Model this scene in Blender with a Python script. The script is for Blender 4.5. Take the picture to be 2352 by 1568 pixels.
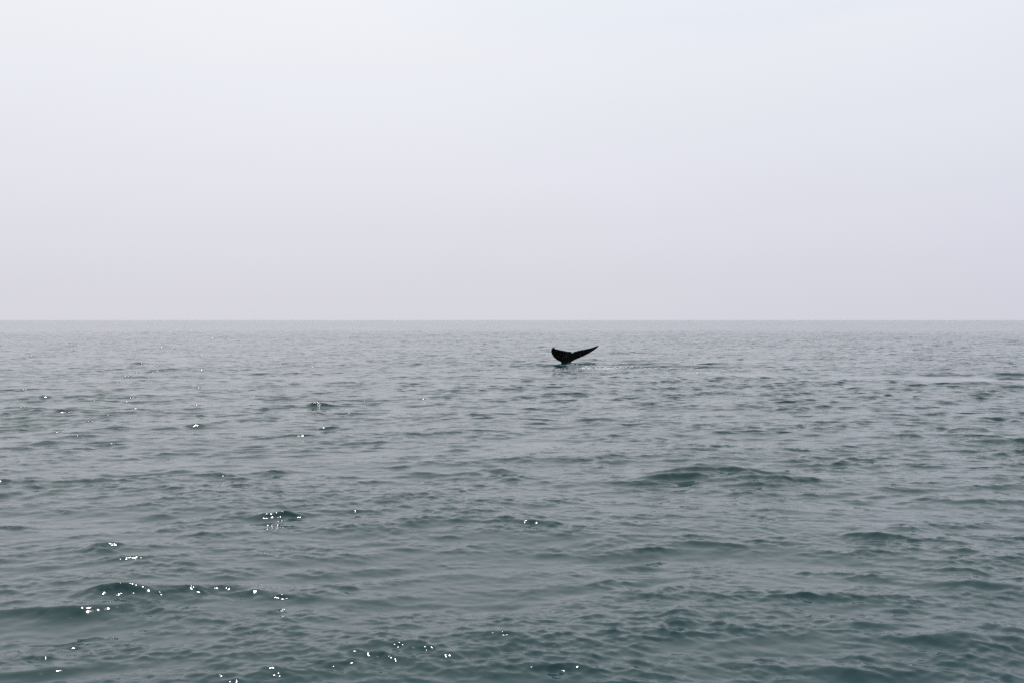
import bpy, math, random
import numpy as np
from mathutils import Vector

# ------------------------------------------------------------------ scene, camera, world, sun
scene = bpy.context.scene
for o in list(bpy.data.objects):
    bpy.data.objects.remove(o, do_unlink=True)
COL = scene.collection

CAM_H = 4.2
FPX = 35.0 / 36.0 * 2352.0            # focal length in pixels of a 2352 px wide print of the photograph
cam_data = bpy.data.cameras.new('camera')
cam_data.lens = 35.0
cam_data.sensor_width = 36.0
cam_data.clip_start = 0.1
cam_data.clip_end = 200000.0
cam = bpy.data.objects.new('camera', cam_data)
COL.objects.link(cam)
PITCH = math.atan(48.8 / FPX)
cam.location = (0.0, 0.0, CAM_H)
cam.rotation_euler = (math.pi / 2 - PITCH, 0.0, 0.0)
scene.camera = cam

SUN_AZ = math.radians(-24.0)          # from +Y (straight ahead) towards +X
SUN_EL = math.radians(60.0)
SUN_DIR = Vector((math.sin(SUN_AZ) * math.cos(SUN_EL), math.cos(SUN_AZ) * math.cos(SUN_EL), math.sin(SUN_EL)))

world = bpy.data.worlds.new('World')
scene.world = world
world.use_nodes = True
wt = world.node_tree
wt.nodes.clear()
def wn(t, **kw):
    n = wt.nodes.new(t)
    for k, v in kw.items():
        setattr(n, k, v)
    return n
def wl(a, b):
    wt.links.new(a, b)
out = wn('ShaderNodeOutputWorld')
bg = wn('ShaderNodeBackground')
bg.inputs['Strength'].default_value = 0.1
wl(bg.outputs[0], out.inputs['Surface'])
sky = wn('ShaderNodeTexSky')
sky.sky_type = 'NISHITA'
sky.sun_disc = False
sky.sun_elevation = SUN_EL
sky.sun_rotation = SUN_AZ
sky.air_density = 1.0
sky.dust_density = 8.0
sky.ozone_density = 1.5
tc = wn('ShaderNodeTexCoord')
sep = wn('ShaderNodeSeparateXYZ')
wl(tc.outputs['Generated'], sep.inputs[0])
# the thin milky overcast: pale lavender grey at the horizon, whiter higher up
ramp = wn('ShaderNodeValToRGB')
cr = ramp.color_ramp
cr.interpolation = 'B_SPLINE'
stops = [(0.0, (0.683, 0.684, 0.745)), (0.07, (0.706, 0.714, 0.788)), (0.18, (0.745, 0.768, 0.845)),
         (0.32, (0.795, 0.830, 0.888)), (0.60, (0.83, 0.87, 0.93)), (1.0, (0.81, 0.86, 0.96))]
cr.elements[0].position = stops[0][0]; cr.elements[0].color = (*stops[0][1], 1)
cr.elements[1].position = stops[-1][0]; cr.elements[1].color = (*stops[-1][1], 1)
for p, c in stops[1:-1]:
    e = cr.elements.new(p); e.color = (*c, 1)
mx = wn('ShaderNodeMath', operation='MAXIMUM'); mx.inputs[1].default_value = 0.0
wl(sep.outputs['Z'], mx.inputs[0]); wl(mx.outputs[0], ramp.inputs[0])
# brighter towards the sun, bluer and darker away from it
dot = wn('ShaderNodeVectorMath', operation='DOT_PRODUCT')
dot.inputs[1].default_value = SUN_DIR
wl(tc.outputs['Generated'], dot.inputs[0])
mu = wn('ShaderNodeMapRange'); mu.inputs['From Min'].default_value = -0.6; mu.inputs['From Max'].default_value = 1.0
mu.interpolation_type = 'SMOOTHSTEP'
wl(dot.outputs['Value'], mu.inputs['Value'])
tint = wn('ShaderNodeMixRGB', blend_type='MIX')
tint.inputs[1].default_value = (0.72, 0.78, 0.91, 1)
tint.inputs[2].default_value = (1.13, 1.10, 1.06, 1)
wl(mu.outputs[0], tint.inputs[0])
mul = wn('ShaderNodeMixRGB', blend_type='MULTIPLY'); mul.inputs[0].default_value = 1.0
wl(ramp.outputs[0], mul.inputs[1]); wl(tint.outputs[0], mul.inputs[2])
# very faint uneven cloud veil
nz = wn('ShaderNodeTexNoise'); nz.inputs['Scale'].default_value = 1.6; nz.inputs['Detail'].default_value = 4.0
mp = wn('ShaderNodeMapping'); mp.inputs['Scale'].default_value = (1.0, 1.0, 3.0)
wl(tc.outputs['Generated'], mp.inputs[0]); wl(mp.outputs[0], nz.inputs['Vector'])
nr = wn('ShaderNodeMapRange'); nr.inputs['From Min'].default_value = 0.3; nr.inputs['From Max'].default_value = 0.7
nr.inputs['To Min'].default_value = 9.98; nr.inputs['To Max'].default_value = 10.32
wl(nz.outputs['Fac'], nr.inputs['Value'])
# long faint streaks of clearer sky between the veils
sm_ = wn('ShaderNodeMapping'); sm_.inputs['Rotation'].default_value = (0.0, math.radians(9), 0.0); sm_.inputs['Scale'].default_value = (0.9, 0.9, 9.0)
sm_.inputs['Location'].default_value = (0.3, 0.0, 0.35)
wl(tc.outputs['Generated'], sm_.inputs[0])
sn = wn('ShaderNodeTexNoise'); sn.inputs['Scale'].default_value = 2.1; sn.inputs['Detail'].default_value = 5.0; sn.inputs['Distortion'].default_value = 0.4
wl(sm_.outputs[0], sn.inputs['Vector'])
sr = wn('ShaderNodeMapRange'); sr.inputs['From Min'].default_value = 0.46; sr.inputs['From Max'].default_value = 0.72
wl(sn.outputs['Fac'], sr.inputs['Value'])
strk = wn('ShaderNodeMixRGB', blend_type='MULTIPLY'); strk.inputs[2].default_value = (0.925, 0.960, 0.990, 1)
lowm = wn('ShaderNodeMapRange'); lowm.inputs['From Min'].default_value = 0.12; lowm.inputs['From Max'].default_value = 0.27   # the haze hides them low down
wl(sep.outputs['Z'], lowm.inputs['Value'])
rgt = wn('ShaderNodeMapRange'); rgt.inputs['From Min'].default_value = -0.15; rgt.inputs['From Max'].default_value = 0.35
rgt.inputs['To Min'].default_value = 0.15
wl(sep.outputs['X'], rgt.inputs['Value'])
m1 = wn('ShaderNodeMath', operation='MULTIPLY'); wl(sr.outputs[0], m1.inputs[0]); wl(lowm.outputs[0], m1.inputs[1])
m2 = wn('ShaderNodeMath', operation='MULTIPLY'); wl(m1.outputs[0], m2.inputs[0]); wl(rgt.outputs[0], m2.inputs[1])
wl(m2.outputs[0], strk.inputs[0]); wl(mul.outputs[0], strk.inputs[1])
veil = wn('ShaderNodeVectorMath', operation='SCALE')
wl(strk.outputs[0], veil.inputs[0]); wl(nr.outputs[0], veil.inputs['Scale'])
mix = wn('ShaderNodeMixRGB', blend_type='MIX'); mix.inputs[0].default_value = 0.94
wl(sky.outputs[0], mix.inputs[1]); wl(veil.outputs[0], mix.inputs[2])
wl(mix.outputs[0], bg.inputs['Color'])

sun_data = bpy.data.lights.new('sun', 'SUN')
sun_data.energy = 2.6
sun_data.angle = math.radians(0.53)
sun_data.color = (1.0, 0.96, 0.91)
sun = bpy.data.objects.new('sun', sun_data)
COL.objects.link(sun)
sun.rotation_euler = (-SUN_DIR).to_track_quat('-Z', 'Y').to_euler()
sun.location = (0, 0, 60)

scene.view_settings.view_transform = 'Standard'
scene.view_settings.look = 'None'
scene.view_settings.exposure = 0.0
scene.view_settings.gamma = 1.0
scene.view_settings.use_curve_mapping = False
scene.cycles.use_denoising = False
scene.cycles.max_bounces = 6
scene.cycles.sample_clamp_direct = 20.0
scene.cycles.caustics_reflective = False
scene.cycles.caustics_refractive = False
scene.cycles.volume_bounces = 0

# ------------------------------------------------------------------ helpers
def ground_at(px, py):
    """sea-level point seen at a pixel of a 2352 x 1568 print"""
    a = math.atan((py - 784.0) / FPX) + PITCH
    d = CAM_H / math.tan(a)
    depth = d * math.cos(PITCH) + CAM_H * math.sin(PITCH)
    return (px - 1176.0) / FPX * depth, d

def nodes_of(mat):
    mat.use_nodes = True
    nt = mat.node_tree
    nt.nodes.clear()
    def n(t, **kw):
        x = nt.nodes.new(t)
        for k, v in kw.items():
            setattr(x, k, v)
        return x
    return nt, n, nt.links.new

# ------------------------------------------------------------------ wave field (sum of three spectral tiles)
G = 9.81
def spectral_tile(L, N, lam_lo, lam_hi, level, wind_deg, spread, seed):
    """periodic height field with equal slope variance per octave between two wavelengths"""
    rng = np.random.default_rng(seed)
    k1 = 2 * np.pi * np.fft.fftfreq(N, L / N)
    kx, ky = np.meshgrid(k1, k1)
    k = np.hypot(kx, ky); k[0, 0] = 1e-6
    lam = 2 * np.pi / k
    th = np.arctan2(ky, kx) - math.radians(wind_deg)
    D = np.abs(np.cos(th)) ** (2 * spread) + 0.10
    w = 1 / (1 + np.exp(-(np.log(lam) - math.log(lam_lo)) * 6)) * 1 / (1 + np.exp((np.log(lam) - math.log(lam_hi)) * 6))
    S = D * w / k ** 4                # slope variance per octave constant
    S[0, 0] = 0
    amp = np.sqrt(S)
    h = amp * (rng.standard_normal((N, N)) + 1j * rng.standard_normal((N, N)))
    z = np.fft.ifft2(h).real
    sx = np.fft.ifft2(1j * kx * h).real
    sy = np.fft.ifft2(1j * ky * h).real
    dx = np.fft.ifft2(-1j * kx / k * h).real
    dy = np.fft.ifft2(-1j * ky / k * h).real
    octaves = math.log2(lam_hi / lam_lo)
    f = math.sqrt(level * octaves / (sx ** 2 + sy ** 2).mean())
    return [a.astype(np.float32) * f for a in (z, -dx, -dy)], L, N

def sample(tile, X, Y, rot_deg=0.0):
    fields, L, N = tile
    c, s = math.cos(math.radians(rot_deg)), math.sin(math.radians(rot_deg))
    U = (c * X + s * Y) / L * N
    V = (-s * X + c * Y) / L * N
    i0 = np.floor(U).astype(np.int64); j0 = np.floor(V).astype(np.int64)
    fu = (U - i0).astype(np.float32); fv = (V - j0).astype(np.float32)
    i0 %= N; j0 %= N
    i1 = (i0 + 1) % N; j1 = (j0 + 1) % N
    r = []
    for F in fields:
        r.append((F[j0, i0] * (1 - fu) + F[j0, i1] * fu) * (1 - fv) + (F[j1, i0] * (1 - fu) + F[j1, i1] * fu) * fv)
    z, dx, dy = r
    return z, c * dx - s * dy, s * dx + c * dy

T_SWELL = spectral_tile(113.0, 512, 2.2, 10.0, 0.0007, 84, 2.0, 11)
T_WAVE  = spectral_tile(37.0, 768, 0.50, 1.7, 0.0072, 96, 1.7, 5)
T_CHOP  = spectral_tile(11.3, 640, 0.11, 0.50, 0.0120, 90, 1.0, 23)

# ---- polar sheet: fine ahead of the boat, coarse elsewhere
rows = [0.6, 2.0, 3.5, 5.0, 6.2, 7.2, 8.2]
r = 9.5
while r < 42000.0:
    rows.append(r)
    if r < 130: q = 0.0029
    elif r < 320: q = 0.38 / r
    elif r < 520: q = 0.0012 + (r - 320) / 200 * 0.0080
    elif r < 3000: q = 0.0092 + (r - 520) / 2480 * 0.03
    else: q = 0.12
    if 85 < r < 97: q = 0.0012
    r *= 1 + q
rows = np.array(rows)
FINE = math.radians(34.0)
az_f = np.linspace(-FINE, FINE, 770)
az_c = np.linspace(FINE, 2 * math.pi - FINE, 74)[1:-1]
az = np.concatenate([az_f, az_c])
NR, NA = len(rows), len(az)
A, R = np.meshgrid(az, rows)
X = R * np.sin(A); Y = R * np.cos(A)

# spacing of the sheet decides which waves it can carry; the rest goes to the ripple weights of the material
dr = np.gradient(rows)

sp_f = np.maximum(dr, rows * (az_f[1] - az_f[0]))
sp_c = rows * (az_c[1] - az_c[0])
is_c = np.zeros(NA, bool); is_c[len(az_f):] = True
SP = np.where(is_c[None, :], sp_c[:, None], sp_f[:, None])
def keep(lam):
    t = np.clip((lam / SP - 1.4) / 2.0, 0, 1)
    return (t * t * (3 - 2 * t)).astype(np.float32)
kS, kW, kC = keep(5.0), keep(1.15), keep(0.26)

Z = np.zeros_like(X, dtype=np.float32); DX = np.zeros_like(Z); DY = np.zeros_like(Z)
# patches of calmer and rougher water
patch = (np.sin(X * 0.11 + 1.3 * np.sin(Y * 0.05)) * np.sin(Y * 0.083 + 0.9 * np.sin(X * 0.07) + 2.1)).astype(np.float32)
gust = 1.0 + 0.22 * patch
right = (0.5 + 0.5 * np.tanh((X - 0.12 * Y) / (3.0 + 0.25 * Y))).astype(np.float32)   # windier to the right
gust *= 0.75 + 0.36 * right

# ---- single waves that stand out: px, py, half length px, crest height m, half depth m, turn deg, ruffle
FEATURES = [
    (280, 1366, 95, 0.22, 0.40, -8, 0.9), (110, 1408, 190, 0.15, 0.40, 12, 0.05), (480, 1362, 170, 0.14, 0.40, -3, 0.30),
    (850, 1372, 230, 0.06, 0.45, -4, 0.0), (235, 1258, 40, 0.07, 0.16, 24, 0.25), (295, 1288, 80, 0.08, 0.25, 14, 0.55),
    (650, 1190, 60, 0.11, 0.32, -10, 0.50), (735, 1180, 70, 0.09, 0.30, 0, 0.20), (500, 1225, 120, 0.05, 0.3, 12, 0.0),
    (740, 930, 80, 0.22, 0.45, 0, 1.0), (785, 881, 55, 0.12, 0.6, 2, 0.5), (188, 1000, 50, 0.14, 0.5, 0, 0.75),
    (280, 983, 40, 0.12, 0.4, 0, 0.6), (100, 1015, 120, 0.13, 0.6, 4, 0.0), (560, 1036, 80, 0.13, 0.5, 4, 0.08),
    (720, 1034, 110, 0.08, 0.5, 0, 0.0), (480, 1090, 75, 0.11, 0.4, -3, 0.30), (260, 1094, 120, 0.07, 0.4, 4, 0.05),
    (600, 906, 70, 0.12, 0.7, 0, 0.05), (820, 962, 60, 0.11, 0.5, 0, 0.05), (60, 913, 70, 0.15, 0.7, -6, 0.1),
    (100, 962, 90, 0.11, 0.6, 0, 0.1), (680, 1003, 60, 0.08, 0.4, 0, 0.5), (900, 1142, 110, 0.07, 0.4, 3, 0.03),
    (1640, 1087, 135, 0.28, 0.42, 0, 0.06), (1800, 1102, 120, 0.18, 0.45, -6, 0.05), (1540, 1098, 100, 0.18, 0.4, 10, 0.05),
    (1080, 1087, 50, 0.11, 0.35, 0, 0.05), (940, 1084, 70, 0.08, 0.35, 0, 0.0), (1950, 1045, 32, 0.16, 0.30, -18, 0.1),
    (2150, 1004, 130, 0.17, 0.6, -4, 0.0), (2300, 1018, 120, 0.20, 0.6, -4, 0.0), (1960, 893, 40, 0.13, 0.6, 0, 0.1),
    (1320, 957, 35, 0.12, 0.4, 0, 0.25), (1400, 1000, 60, 0.08, 0.4, 0, 0.0), (1230, 1203, 70, 0.09, 0.3, -8, 0.18),
    (1168, 1198, 30, 0.08, 0.22, 0, 0.7), (1630, 1248, 80, 0.08, 0.3, -6, 0.0), (1780, 1172, 70, 0.08, 0.3, -4, 0.0),
    (1460, 1300, 60, 0.09, 0.28, -6, 0.25), (1065, 1315, 75, 0.06, 0.28, -4, 0.0), (780, 1340, 60, 0.06, 0.25, -12, 0.25),
    (1180, 1480, 110, 0.08, 0.34, -4, 0.12), (960, 1485, 110, 0.05, 0.34, 4, 0.0), (1020, 1386, 90, 0.05, 0.3, 4, 0.0),
    (1580, 1415, 60, 0.09, 0.28, 4, 0.0), (2270, 1350, 160, 0.13, 0.4, -10, 0.0), (1850, 1372, 70, 0.10, 0.28, 0, 0.1),
    (2250, 1490, 170, 0.24, 0.5, -14, 0.0), (2330, 1470, 90, 0.12, 0.4, -14, 0.0), (2010, 1440, 90, 0.08, 0.3, -6, 0.0),
    (1940, 1545, 80, 0.10, 0.3, -12, 0.0), (2010, 1235, 90, 0.10, 0.3, -6, 0.05), (2260, 1150, 110, 0.09, 0.4, -4, 0.0),
    (2120, 1045, 60, 0.09, 0.35, 0, 0.05), (20, 1208, 60, 0.10, 0.35, 6, 0.6), (800, 1500, 90, 0.06, 0.28, 8, 0.05),
    (60, 1550, 160, 0.08, 0.35, 6, 0.04), (1330, 838, 60, 0.0, 1.0, 0, 0.0),
]
RUF = np.zeros_like(Z)
fr = slice(0, int(np.searchsorted(rows, 240.0)))
fc = slice(0, len(az_f))
Xs, Ys = X[fr, fc], Y[fr, fc]
rngf = np.random.default_rng(3)
wob = (np.sin(Xs * 1.9 + 0.7 * np.sin(Ys * 1.3)) * 0.5 + np.sin(Xs * 4.3 + Ys * 1.1 + 1.0) * 0.25)
for (px, py, hl, ht, hd, turn, ruf) in FEATURES:
    if ht <= 0: continue
    ht *= 0.72; hd *= 0.85
    fx, fy = ground_at(px, py)
    L = hl / FPX * fy
    c, s = math.cos(math.radians(turn)), math.sin(math.radians(turn))
    # turn is the slant seen in the picture: stretched in depth by the grazing view
    dxf, dyf = Xs - fx, Ys - fy
    m = (np.abs(dxf) < 3.2 * L) & (np.abs(dyf) < 6 * hd + 1.2 * L)
    if not m.any(): continue
    u = c * dxf[m] + s * dyf[m] * 1.0
    v = -s * dxf[m] + c * dyf[m] + 0.75 * hd * wob[m]
    v = v + 0.12 * u * u / max(L, 0.3) * (0.6 if px % 2 else -0.5)
    front = np.where(v < 0, 0.85, 1.5) * hd          # steeper towards the camera
    prof = 1.35 * np.exp(-np.sqrt((v / front) ** 2 + 0.03) * 1.75)
    env = np.exp(-(u / L) ** 2 * 1.1) * (1 + 0.6 * wob[m])
    hgt = ht * prof * env
    zz = Z[fr, fc]; zz[m] += hgt
    if ruf > 0:
        rr = RUF[fr, fc]
        g = np.exp(-(u / (L * 0.55)) ** 2) * np.exp(-((v + 0.25 * hd) / (0.40 * hd)) ** 2)
        rr[m] = np.maximum(rr[m], ruf * g)

# ---- water around the whale's tail
TAIL_X, TAIL_Y = ground_at(1300, 838)
TAIL_Y = TAIL_Y + 0.0
tx, ty = Xs - TAIL_X, Ys - TAIL_Y
zz, rr = Z[fr, fc], RUF[fr, fc]
gg = np.ones_like(zz)
# walls of water pushed up along the front and to the right of the tail
def wall(x0, x1, y0, h, fw, bw):
    u = (tx - 0.5 * (x0 + x1)) / (0.5 * (x1 - x0))
    v = ty - y0 + 0.25 * np.sin(tx * 1.7) + 0.1 * np.sin(tx * 4.1)
    return h * np.exp(-u ** 6) * np.where(v < 0, np.exp(-(v / fw) ** 2), np.exp(-(v / bw) ** 2)) * (1 + 0.18 * np.sin(tx * 3.1 + 1) + 0.1 * np.sin(tx * 7.3))
zz += np.maximum(wall(-0.3, 3.0, -0.5, 0.20, 0.40, 1.5), wall(-1.7, 1.5, -2.3, 0.19, 0.7, 1.6))
zz += wall(2.6, 4.6, -0.9, 0.12, 0.5, 1.0)
# churned water trailing to the right, streak after streak
for (cx, cy, lx, ly, a, h) in [(3.2, -4.2, 3.3, 1.3, 0.65, 0.06), (5.8, -5.6, 2.2, 1.0, 0.8, 0.12), (1.2, -3.6, 2.0, 0.8, 0.35, 0.03),
                               (10.5, -3.0, 3.0, 1.4, 0.45, 0.07), (9.0, 3.0, 2.6, 2.0, 0.5, 0.10), (12.2, -5.0, 1.5, 1.0, 0.75, 0.14),
                               (7.6, 9.0, 2.4, 2.2, 0.4, 0.12), (6.2, 0.2, 2.2, 0.8, 0.4, 0.10), (14.5, 2.0, 1.6, 1.2, 0.35, 0.10),
                               (-1.9, -2.6, 0.7, 0.6, 0.5, 0.08)]:
    g = np.exp(-((tx - cx) / lx) ** 2 - ((ty - cy) / ly) ** 2)
    rr[:] = np.maximum(rr, a * g)
    zz += h * np.exp(-((tx - cx) / (lx * 0.7)) ** 2 - ((ty - cy) / (ly * 0.6)) ** 2)
# calm footprint between the streaks and the broad slick off to the right
def slick(px, py, hlx, hly, amt, bow=0.0):
    sx, sy = ground_at(px, py)
    u = (Xs - sx) / (hlx / FPX * sy); v = (Ys - sy + bow * u * u) / hly
    e = np.exp(-(u * u) ** 1.5 - (v * v) ** 1.5)
    gg[:] = gg * (1 - amt * e)
gg *= 1 - 0.75 * np.exp(-((tx - 0.6) / 2.8) ** 4 - ((ty + 2.2) / 3.4) ** 4)
slick(2290, 871, 250, 3.3, 0.97, 0.9)
slick(1960, 866, 160, 2.6, 0.6)
slick(1700, 858, 120, 2.6, 0.5)
slick(2000, 1010, 100, 2.0, 0.35)
# dark lips in front of and behind the slick
for (px, py, hl, ht, hd, ruf) in [(2230, 884, 120, 0.22, 0.6, 0.20), (2330, 892, 90, 0.22, 0.7, 0.05), (2330, 863, 80, 0.20, 0.6, 0.6), (2180, 861, 110, 0.12, 0.8, 0.45), (2060, 860, 80, 0.08, 0.8, 0.3)]:
    fx, fy = ground_at(px, py)
    L = hl / FPX * fy
    u, v = (Xs - fx) / L, (Ys - fy + 0.6 * ((Xs - fx) / L) ** 2) / hd
    zz += ht * np.exp(-u * u) * np.exp(-v * v)
    rr[:] = np.maximum(rr, ruf * np.exp(-u * u * 1.5 - ((v + 0.5) / 0.7) ** 2))
GG = np.ones_like(Z); GG[fr, fc] = gg

# ---- add the spectrum
crest = 0
grp = sample(T_SWELL, X * 1.9 + 31, Y * 1.3 - 12, 37)[0]
grp = np.clip(0.88 + 0.42 * grp / grp.std(), 0.25, 1.7)      # waves come in groups with calmer water between
for tile, kk, rot, chop, calm in ((T_SWELL, kS, 0, 0.9, 0.75), (T_WAVE, kW, 9, 0.85, 1.0), (T_CHOP, kC, -14, 0.8, 1.0)):
    z, dx, dy = sample(tile, X, Y, rot)
    if tile is not T_CHOP:
        crest = crest + z / z.std() * (0.6 if tile is T_SWELL else 0.8)
    w = kk * (gust if calm == 1.0 else 1.0) * (1 - calm * (1 - GG))
    if tile is T_CHOP:
        ride = np.clip(0.36 + 0.42 * crest, 0, 1)             # short waves ride on the crests, troughs stay smooth
        w = w * (0.32 + 1.25 * ride) * (1 + 1.2 * RUF)
    if tile is T_WAVE:
        w = w * grp * (1 - 0.30 * np.clip((26 - R) / 12, 0, 1)) * (1 - 0.22 * np.clip((R - 50) / 90, 0, 1))
    Z += z * w; DX += dx * w * chop; DY += dy * w * chop
    if tile is not T_SWELL:
        DY -= (0.9 - 0.6 * np.clip((30 - R) / 12, 0, 1)) * z * w                                    # fronts steeper than backs, running towards the boat

ripW = np.sqrt(np.clip(1 - kW ** 2, 0, 1)) * gust * GG
ripC = np.sqrt(np.clip(1 - kC ** 2, 0, 1)) * gust * GG * (0.35 + 1.2 * ride)
ripS = np.sqrt(np.clip(1 - kS ** 2, 0, 1))
ripF = gust * GG * (0.35 + 1.1 * ride)

RUF = np.maximum(RUF, 0.16 * np.clip((crest - 1.9) / 1.0, 0, 1) * GG * (kW > 0.5) * np.clip((R - 25) / 20, 0, 1))
verts = np.empty((NR * NA + 1, 3), np.float32)
verts[:-1, 0] = (X + DX).ravel(); verts[:-1, 1] = (Y + DY).ravel(); verts[:-1, 2] = Z.ravel()
verts[-1] = (0, 0, 0)
i = np.arange(NR - 1)[:, None]; j = np.arange(NA)[None, :]; jn = (j + 1) % NA
quads = np.stack([np.broadcast_to(a, (NR - 1, NA)) for a in (i * NA + j, (i + 1) * NA + j, (i + 1) * NA + jn, i * NA + jn)], -1).reshape(-1, 4)
tris = np.stack([np.full(NA, NR * NA), np.arange(NA), (np.arange(NA) + 1) % NA], -1)
nq, ntq = len(quads), len(tris)
me = bpy.data.meshes.new('sea')
me.vertices.add(len(verts)); me.vertices.foreach_set('co', verts.ravel())
loops = np.concatenate([quads.ravel(), tris.ravel()]).astype(np.int32)
me.loops.add(len(loops)); me.loops.foreach_set('vertex_index', loops)
me.polygons.add(nq + ntq)
starts = np.concatenate([np.arange(nq) * 4, nq * 4 + np.arange(ntq) * 3]).astype(np.int32)
me.polygons.foreach_set('loop_start', starts)
me.polygons.foreach_set('use_smooth', np.ones(nq + ntq, bool))
me.update(calc_edges=True)

for nm, arr in (('ripple_wave', ripW), ('ripple_chop', ripC), ('ripple_fine', ripF), ('ripple_swell', ripS), ('ruffle', RUF)):
    at = me.attributes.new(nm, 'FLOAT', 'POINT')
    at.data.foreach_set('value', np.append(arr.ravel(), 0).astype(np.float32))
sea = bpy.data.objects.new('sea', me)
COL.objects.link(sea)
sea['kind'] = 'structure'
sea['label'] = 'calm grey-teal open sea with small wind ripples reaching the horizon'

# ---- water material
wm = bpy.data.materials.new('sea_water')
nt, n, lk = nodes_of(wm)
o_ = n('ShaderNodeOutputMaterial')
bs = n('ShaderNodeBsdfPrincipled')
lk(bs.outputs[0], o_.inputs['Surface'])
bs.inputs['Base Color'].default_value = (0.007, 0.033, 0.036, 1)
bs.inputs['Specular Tint'].default_value = (0.96, 0.99, 1.0, 1)
bs.inputs['IOR'].default_value = 1.334
bs.inputs['Roughness'].default_value = 0.06
geo = n('ShaderNodeNewGeometry')
def slopes(lam, aniso, rms, attr=None, detail=2.0, seed=0.0, lean=None):
    """two independent noise channels used as a surface slope, in world space"""
    m = n('ShaderNodeMapping')
    m.inputs['Scale'].default_value = (1.0 / (lam * aniso), 1.0 / lam, 1.0 / lam)
    m.inputs['Location'].default_value = (seed, seed * 1.7, seed * 0.3)
    m.inputs['Rotation'].default_value = (0, 0, 0.15 * math.sin(seed))
    lk(geo.outputs['Position'], m.inputs[0])
    z = n('ShaderNodeTexNoise'); z.inputs['Scale'].default_value = 1.0; z.inputs['Detail'].default_value = detail
    z.inputs['Roughness'].default_value = 0.55
    lk(m.outputs[0], z.inputs['Vector'])
    sub = n('ShaderNodeVectorMath', operation='SUBTRACT'); sub.inputs[1].default_value = (0.5, 0.5, 0.5)
    lk(z.outputs['Color'], sub.inputs[0])
    sc_ = n('ShaderNodeVectorMath', operation='MULTIPLY')
    k = rms / 0.11
    sc_.inputs[1].default_value = (k * 0.75, k, 0.0)
    lk(sub.outputs[0], sc_.inputs[0])
    if lean:                       # steep fronts lean one way, down wind
        ln = n('ShaderNodeVectorMath', operation='ADD'); ln.inputs[1].default_value = lean
        lk(sc_.outputs[0], ln.inputs[0]); sc_ = ln
    if attr:
        a = n('ShaderNodeAttribute', attribute_name=attr)
        s2 = n('ShaderNodeVectorMath', operation='SCALE')
        lk(sc_.outputs[0], s2.inputs[0]); lk(a.outputs['Fac'], s2.inputs['Scale'])
        return s2.outputs[0]
    return sc_.outputs[0]
parts = [slopes(5.0, 1.8, 0.025, 'ripple_swell', 1.0, 1.1), slopes(1.1, 2.0, 0.058, 'ripple_wave', 2.0, 3.7),
         slopes(0.34, 2.2, 0.085, 'ripple_chop', 2.0, 7.9), slopes(0.085, 1.5, 0.036, 'ripple_fine', 2.0, 12.3),
         slopes(0.075, 1.4, 0.22, 'ruffle', 3.0, 17.1, (0.05, -0.30, 0.0))]
# small scattered crests that just break: short steep facets
cm = n('ShaderNodeMapping'); cm.inputs['Scale'].default_value = (1 / 1.9, 1 / 0.9, 1.0)
lk(geo.outputs['Position'], cm.inputs[0])
cz = n('ShaderNodeTexNoise'); cz.inputs['Scale'].default_value = 1.0; cz.inputs['Detail'].default_value = 2.0
lk(cm.outputs[0], cz.inputs['Vector'])
cs = n('ShaderNodeMapRange'); cs.inputs['From Min'].default_value = 0.60; cs.inputs['From Max'].default_value = 0.68
lk(cz.outputs['Fac'], cs.inputs['Value'])
cw = n('ShaderNodeAttribute', attribute_name='ripple_chop')
cmul = n('ShaderNodeMath', operation='MULTIPLY'); lk(cs.outputs[0], cmul.inputs[0]); lk(cw.outputs['Fac'], cmul.inputs[1])
raw = slopes(0.22, 1.4, 0.13, None, 3.0, 21.7, (0.10, -0.41, 0.0))
csc = n('ShaderNodeVectorMath', operation='SCALE'); lk(raw, csc.inputs[0]); lk(cmul.outputs[0], csc.inputs['Scale'])
parts.append(csc.outputs[0])
acc = parts[0]
for p in parts[1:]:
    ad = n('ShaderNodeVectorMath', operation='ADD'); lk(acc, ad.inputs[0]); lk(p, ad.inputs[1]); acc = ad.outputs[0]
ad = n('ShaderNodeVectorMath', operation='ADD'); lk(acc, ad.inputs[0]); lk(geo.outputs['Normal'], ad.inputs[1])
nm = n('ShaderNodeVectorMath', operation='NORMALIZE'); lk(ad.outputs[0], nm.inputs[0])
lk(nm.outputs[0], bs.inputs['Normal'])
me.materials.append(wm)

# ------------------------------------------------------------------ whale
def px_to_plane(zx, zy, ydist):
    """pixel of the enlarged tail (2352 px across 220 source px from 2050,1280) -> x, z at a distance"""
    sx = (2050 + zx / 10.69) * 2352 / 3840
    sy = (1280 + zy / 10.69) * 2352 / 3840
    ang = math.atan((sy - 784.0) / FPX) + PITCH
    depth = ydist * math.cos(PITCH)
    return (sx - 1176.0) / FPX * depth, CAM_H - math.tan(ang) * ydist

def catmull(pts, t):
    n_ = len(pts) - 1
    f = t * n_; k = min(int(f), n_ - 1); f -= k
    p0 = pts[max(k - 1, 0)]; p1 = pts[k]; p2 = pts[k + 1]; p3 = pts[min(k + 2, n_)]
    return [0.5 * ((2 * b) + (-a + c) * f + (2 * a - 5 * b + 4 * c - d) * f * f + (-a + 3 * b - 3 * c + d) * f ** 3)
            for a, b, c, d in zip(p0, p1, p2, p3)]

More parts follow.
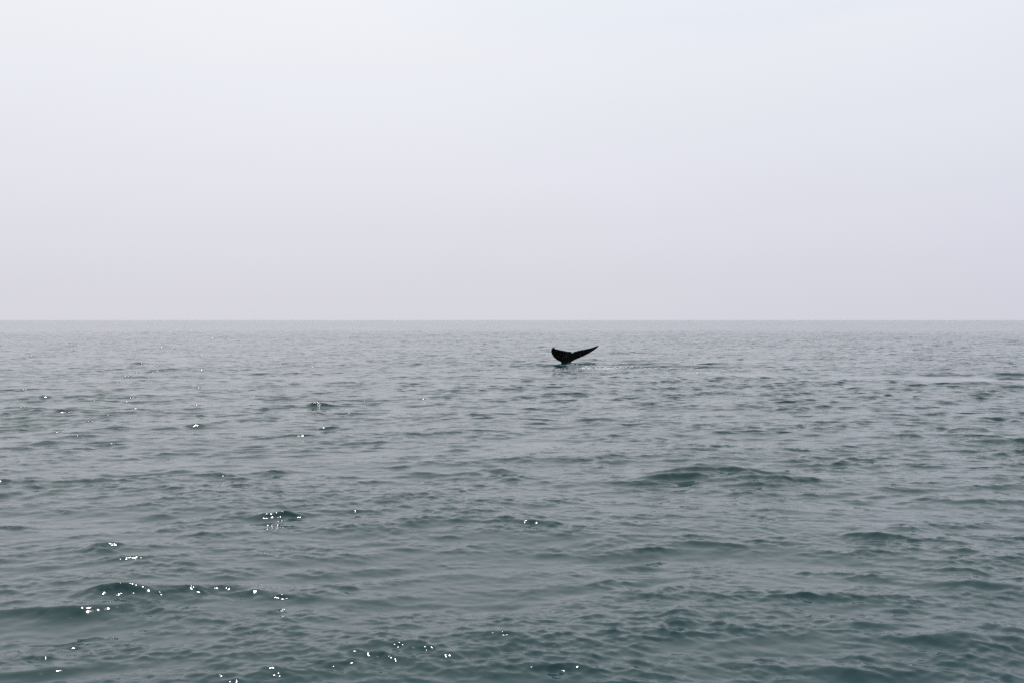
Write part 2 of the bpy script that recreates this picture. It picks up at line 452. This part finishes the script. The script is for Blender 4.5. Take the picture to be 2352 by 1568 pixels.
# stations across the flukes: (leading edge x, y), (trailing edge x, y), depth offset in m, thickness in m
# left lobe is swung towards the camera and its tip curls over, right lobe stretches away
STN = [
    ((262, 236), (268, 232), -0.62, 0.03), ((212, 268), (300, 238), -0.66, 0.09), ((186, 330), (334, 268), -0.70, 0.15), ((184, 410), (338, 298), -0.70, 0.18),
    ((204, 490), (392, 300), -0.66, 0.20), ((246, 570), (470, 320), -0.58, 0.22), ((312, 650), (560, 343), -0.47, 0.25),
    ((400, 725), (660, 358), -0.34, 0.28), ((500, 785), (750, 378), -0.21, 0.32), ((600, 835), (830, 395), -0.10, 0.37),
    ((660, 880), (925, 394), -0.02, 0.42), ((740, 905), (990, 412), 0.0, 0.44), ((790, 908), (1015, 462), 0.0, 0.45),
    ((850, 905), (1052, 436), 0.02, 0.44), ((930, 862), (1110, 404), 0.07, 0.40), ((1000, 808), (1180, 383), 0.14, 0.35),
    ((1130, 735), (1290, 357), 0.27, 0.30), ((1280, 668), (1400, 335), 0.40, 0.26), ((1430, 605), (1520, 311), 0.53, 0.23),
    ((1580, 532), (1640, 286), 0.66, 0.20), ((1730, 450), (1760, 259), 0.78, 0.17), ((1860, 372), (1870, 226), 0.88, 0.13),
    ((1970, 290), (1965, 190), 0.96, 0.10), ((2050, 222), (2030, 172), 1.02, 0.06), ((2086, 184), (2078, 174), 1.05, 0.025),
]
NS, NCH = 96, 12                       # stations, chord points per side
wv, wf = [], []
flat = [(a[0], a[1], b[0], b[1], d, t) for a, b, d, t in STN]
# dense stations; the notch keeps its corner by linear blending near it
for s in range(NS + 1):
    t = s / NS
    v = catmull(flat, t)
    lx, ly, tx_, ty_, dp, th = v
    LE = px_to_plane(lx, ly, TAIL_Y + dp)
    TE = px_to_plane(tx_, ty_, TAIL_Y + dp + 0.10)
    le = Vector((LE[0], TAIL_Y + dp, LE[1])); te = Vector((TE[0], TAIL_Y + dp + 0.10, TE[1]))
    ch = te - le
    nrm = Vector((0, 1, 0)) - ch.normalized() * ch.normalized().y
    nrm.normalize()
    for side in (1, -1):
        rng_ = range(NCH + 1) if side == 1 else range(NCH - 1, 0, -1)
        for c in rng_:
            u = 0.5 - 0.5 * math.cos(math.pi * c / NCH)
            prof = 2.6 * th * (0.2969 * math.sqrt(u) - 0.126 * u - 0.3516 * u * u + 0.2843 * u ** 3 - 0.1036 * u ** 4)
            camber = 0.05 * ch.length * math.sin(math.pi * u)
            prof += 0.035 * min(1.0, u * 6) * (1.0 if 0 < c < NCH else 0.0)
            p = le + ch * u + nrm * (side * prof + camber)
            wv.append(p)
RING = 2 * NCH
for s in range(NS):
    for c in range(RING):
        a = s * RING + c; b = s * RING + (c + 1) % RING
        wf.append((a, b, b + RING, a + RING))
wf.append(tuple(range(RING - 1, -1, -1)))
wf.append(tuple(NS * RING + c for c in range(RING)))
# tail stock running down into the water and along under the surface, fused with the flukes below
def stock_ring(cx, cy, cz, rx, ry, tilt):
    ring = []
    for q in range(24):
        a = 2 * math.pi * q / 24
        ex = math.copysign(abs(math.cos(a)) ** 0.85, math.cos(a)); ey = math.copysign(abs(math.sin(a)) ** 0.85, math.sin(a))
        ring.append(Vector((cx + rx * ex, cy + ry * ey * math.cos(tilt), cz + ry * ey * math.sin(tilt))))
    return ring
SX, SZ = px_to_plane(775, 560, TAIL_Y)
base0 = len(wv)
SX2, _ = px_to_plane(758, 900, TAIL_Y)
stock = [(SX + 0.05, 0.02, SZ + 0.25, 0.04, 0.05, 0.0), (SX + 0.03, 0.01, SZ + 0.1, 0.22, 0.16, 0.0), (SX, 0.0, SZ - 0.15, 0.34, 0.25, 0.0),
         (SX - 0.02, -0.02, 0.36, 0.41, 0.34, 0.0), (SX2, -0.03, 0.18, 0.42, 0.42, 0.05), (SX2, -0.02, 0.02, 0.45, 0.48, 0.1),
         (SX2, 0.05, -0.35, 0.46, 0.62, 0.2), (SX2 + 0.1, 0.4, -1.0, 0.62, 0.85, 0.5), (SX2 + 0.3, 1.3, -1.9, 0.85, 1.1, 0.8),
         (SX2 + 0.6, 2.8, -2.9, 1.1, 1.4, 1.1), (SX2 + 1.0, 5.0, -3.8, 1.3, 1.6, 1.3), (SX2 + 1.4, 7.5, -4.4, 1.35, 1.6, 1.4),
         (SX2 + 1.7, 9.6, -4.8, 1.0, 1.2, 1.5), (SX2 + 1.8, 10.8, -5.0, 0.3, 0.4, 1.5)]
for st in stock:
    wv.extend(stock_ring(st[0], TAIL_Y + st[1], st[2], st[3], st[4], st[5]))
for s in range(len(stock) - 1):
    for c in range(24):
        a = base0 + s * 24 + c; b = base0 + s * 24 + (c + 1) % 24
        wf.append((a, a + 24, b + 24, b))
wf.append(tuple(base0 + c for c in range(24)))
last = base0 + (len(stock) - 1) * 24
wf.append(tuple(last + c for c in range(23, -1, -1)))
wme = bpy.data.meshes.new('whale')
wme.from_pydata([tuple(v - Vector((TAIL_X, TAIL_Y, 0))) for v in wv], [], wf)
whale = bpy.data.objects.new('whale', wme)
COL.objects.link(whale)
whale.location = (TAIL_X, TAIL_Y, 0)
rm = whale.modifiers.new('fuse', 'REMESH'); rm.mode = 'VOXEL'; rm.voxel_size = 0.022; rm.use_smooth_shade = True
sm = whale.modifiers.new('soften', 'SMOOTH'); sm.factor = 0.5; sm.iterations = 3
whale['label'] = 'black whale tail with raised notched flukes sinking into the sea'
whale['category'] = 'whale'
km = bpy.data.materials.new('wet_whale_skin')
nt, n, lk = nodes_of(km)
o_ = n('ShaderNodeOutputMaterial'); kb = n('ShaderNodeBsdfPrincipled'); lk(kb.outputs[0], o_.inputs['Surface'])
kz = n('ShaderNodeTexNoise'); kz.inputs['Scale'].default_value = 2.2; kz.inputs['Detail'].default_value = 5
ktc = n('ShaderNodeTexCoord'); lk(ktc.outputs['Object'], kz.inputs['Vector'])
kr = n('ShaderNodeValToRGB'); kr.color_ramp.elements[0].position = 0.35; kr.color_ramp.elements[1].position = 0.7
kr.color_ramp.elements[0].color = (0.002, 0.0023, 0.0023, 1); kr.color_ramp.elements[1].color = (0.005, 0.005, 0.0047, 1)
lk(kz.outputs['Fac'], kr.inputs[0]); lk(kr.outputs[0], kb.inputs['Base Color'])
kb.inputs['Roughness'].default_value = 0.6
kb.inputs['Specular IOR Level'].default_value = 0.06
wme.materials.append(km)

# ------------------------------------------------------------------ foam and drops round the tail
from mathutils.bvhtree import BVHTree
def sea_height(x, y):
    a_, r_ = math.atan2(x, y), math.hypot(x, y)
    ri = int(np.searchsorted(rows, r_)); ai = int(np.clip(np.searchsorted(az_f, a_), 1, len(az_f) - 1))
    return float(max(Z[ri, ai], Z[ri - 1, ai], Z[ri, ai - 1], Z[ri - 1, ai - 1]))
random.seed(9)
fv, ff = [], []
def fleck(x, y, z, rx, ry, rz):
    b = len(fv); m_ = 7
    ph = random.random() * 6
    for q in range(m_):
        a = 2 * math.pi * q / m_ + ph
        k = random.uniform(0.6, 1.2)
        fv.append((x + rx * k * math.cos(a), y + ry * k * math.sin(a), z - 0.02))
    fv.append((x + rx * 0.1, y, z + rz))
    for q in range(m_):
        ff.append((b + q, b + (q + 1) % m_, b + m_))
    ff.append(tuple(b + q for q in range(m_ - 1, -1, -1)))
# (centre px, centre py, spread px x, spread px y, count, size)
for (px, py, sx, sy, cnt, size) in [(1375, 845, 46, 3.0, 130, 0.062), (1345, 843, 34, 2.4, 70, 0.058), (1405, 848, 26, 1.8, 40, 0.065), (1440, 845, 30, 2.5, 34, 0.06),
                                    (1510, 844, 40, 3.0, 30, 0.06), (1278, 845, 12, 1.5, 14, 0.06), (1390, 826, 40, 5.0, 16, 0.06),
                                    (1620, 856, 34, 1.2, 26, 0.07), (1430, 836, 30, 3, 14, 0.06)]:
    for _ in range(cnt):
        qx = random.gauss(px, sx * 0.55); qy = random.gauss(py, sy * 0.6)
        x, y = ground_at(qx, qy)
        s_ = size * random.uniform(0.4, 1.5)
        fleck(x, y, sea_height(x, y), s_ * random.uniform(1.0, 2.6), s_ * random.uniform(0.8, 1.6), s_ * random.uniform(0.3, 0.8))
fme = bpy.data.meshes.new('sea_foam'); fme.from_pydata(fv, [], ff)
for p in fme.polygons: p.use_smooth = True
foam = bpy.data.objects.new('sea_foam', fme); COL.objects.link(foam)
foam['kind'] = 'stuff'; foam['label'] = 'white flecks of foam trailing right of the whale tail'; foam['category'] = 'foam'
fm = bpy.data.materials.new('foam_white')
nt, n, lk = nodes_of(fm)
o_ = n('ShaderNodeOutputMaterial'); fb = n('ShaderNodeBsdfPrincipled'); lk(fb.outputs[0], o_.inputs['Surface'])
fz = n('ShaderNodeTexNoise'); fz.inputs['Scale'].default_value = 9.0
frp = n('ShaderNodeValToRGB'); frp.color_ramp.elements[0].color = (0.42, 0.46, 0.47, 1); frp.color_ramp.elements[1].color = (0.8, 0.8, 0.8, 1)
lk(fz.outputs['Fac'], frp.inputs[0]); lk(frp.outputs[0], fb.inputs['Base Color'])
fb.inputs['Roughness'].default_value = 0.5
fme.materials.append(fm)

# ------------------------------------------------------------------ haze over the sea
HAZE = True
if HAZE:
    hb = 48000.0; z0, z1 = -8.0, 5.2
    hv = [(sx * hb, sy * hb, z) for z in (z0, z1) for sx, sy in ((-1, -1), (1, -1), (1, 1), (-1, 1))]
    hf = [(3, 2, 1, 0), (4, 5, 6, 7), (0, 1, 5, 4), (1, 2, 6, 5), (2, 3, 7, 6), (3, 0, 4, 7)]
    hm = bpy.data.meshes.new('haze'); hm.from_pydata(hv, [], hf)
    hz = bpy.data.objects.new('haze', hm); COL.objects.link(hz)
    hz['kind'] = 'stuff'
    mat = bpy.data.materials.new('haze_air')
    nt, n, lk = nodes_of(mat)
    o_ = n('ShaderNodeOutputMaterial'); pv = n('ShaderNodeVolumePrincipled')
    pv.inputs['Color'].default_value = (0.93, 0.95, 1.0, 1)
    pv.inputs['Density'].default_value = 0.000018
    lk(pv.outputs[0], o_.inputs['Volume'])
    hm.materials.append(mat)
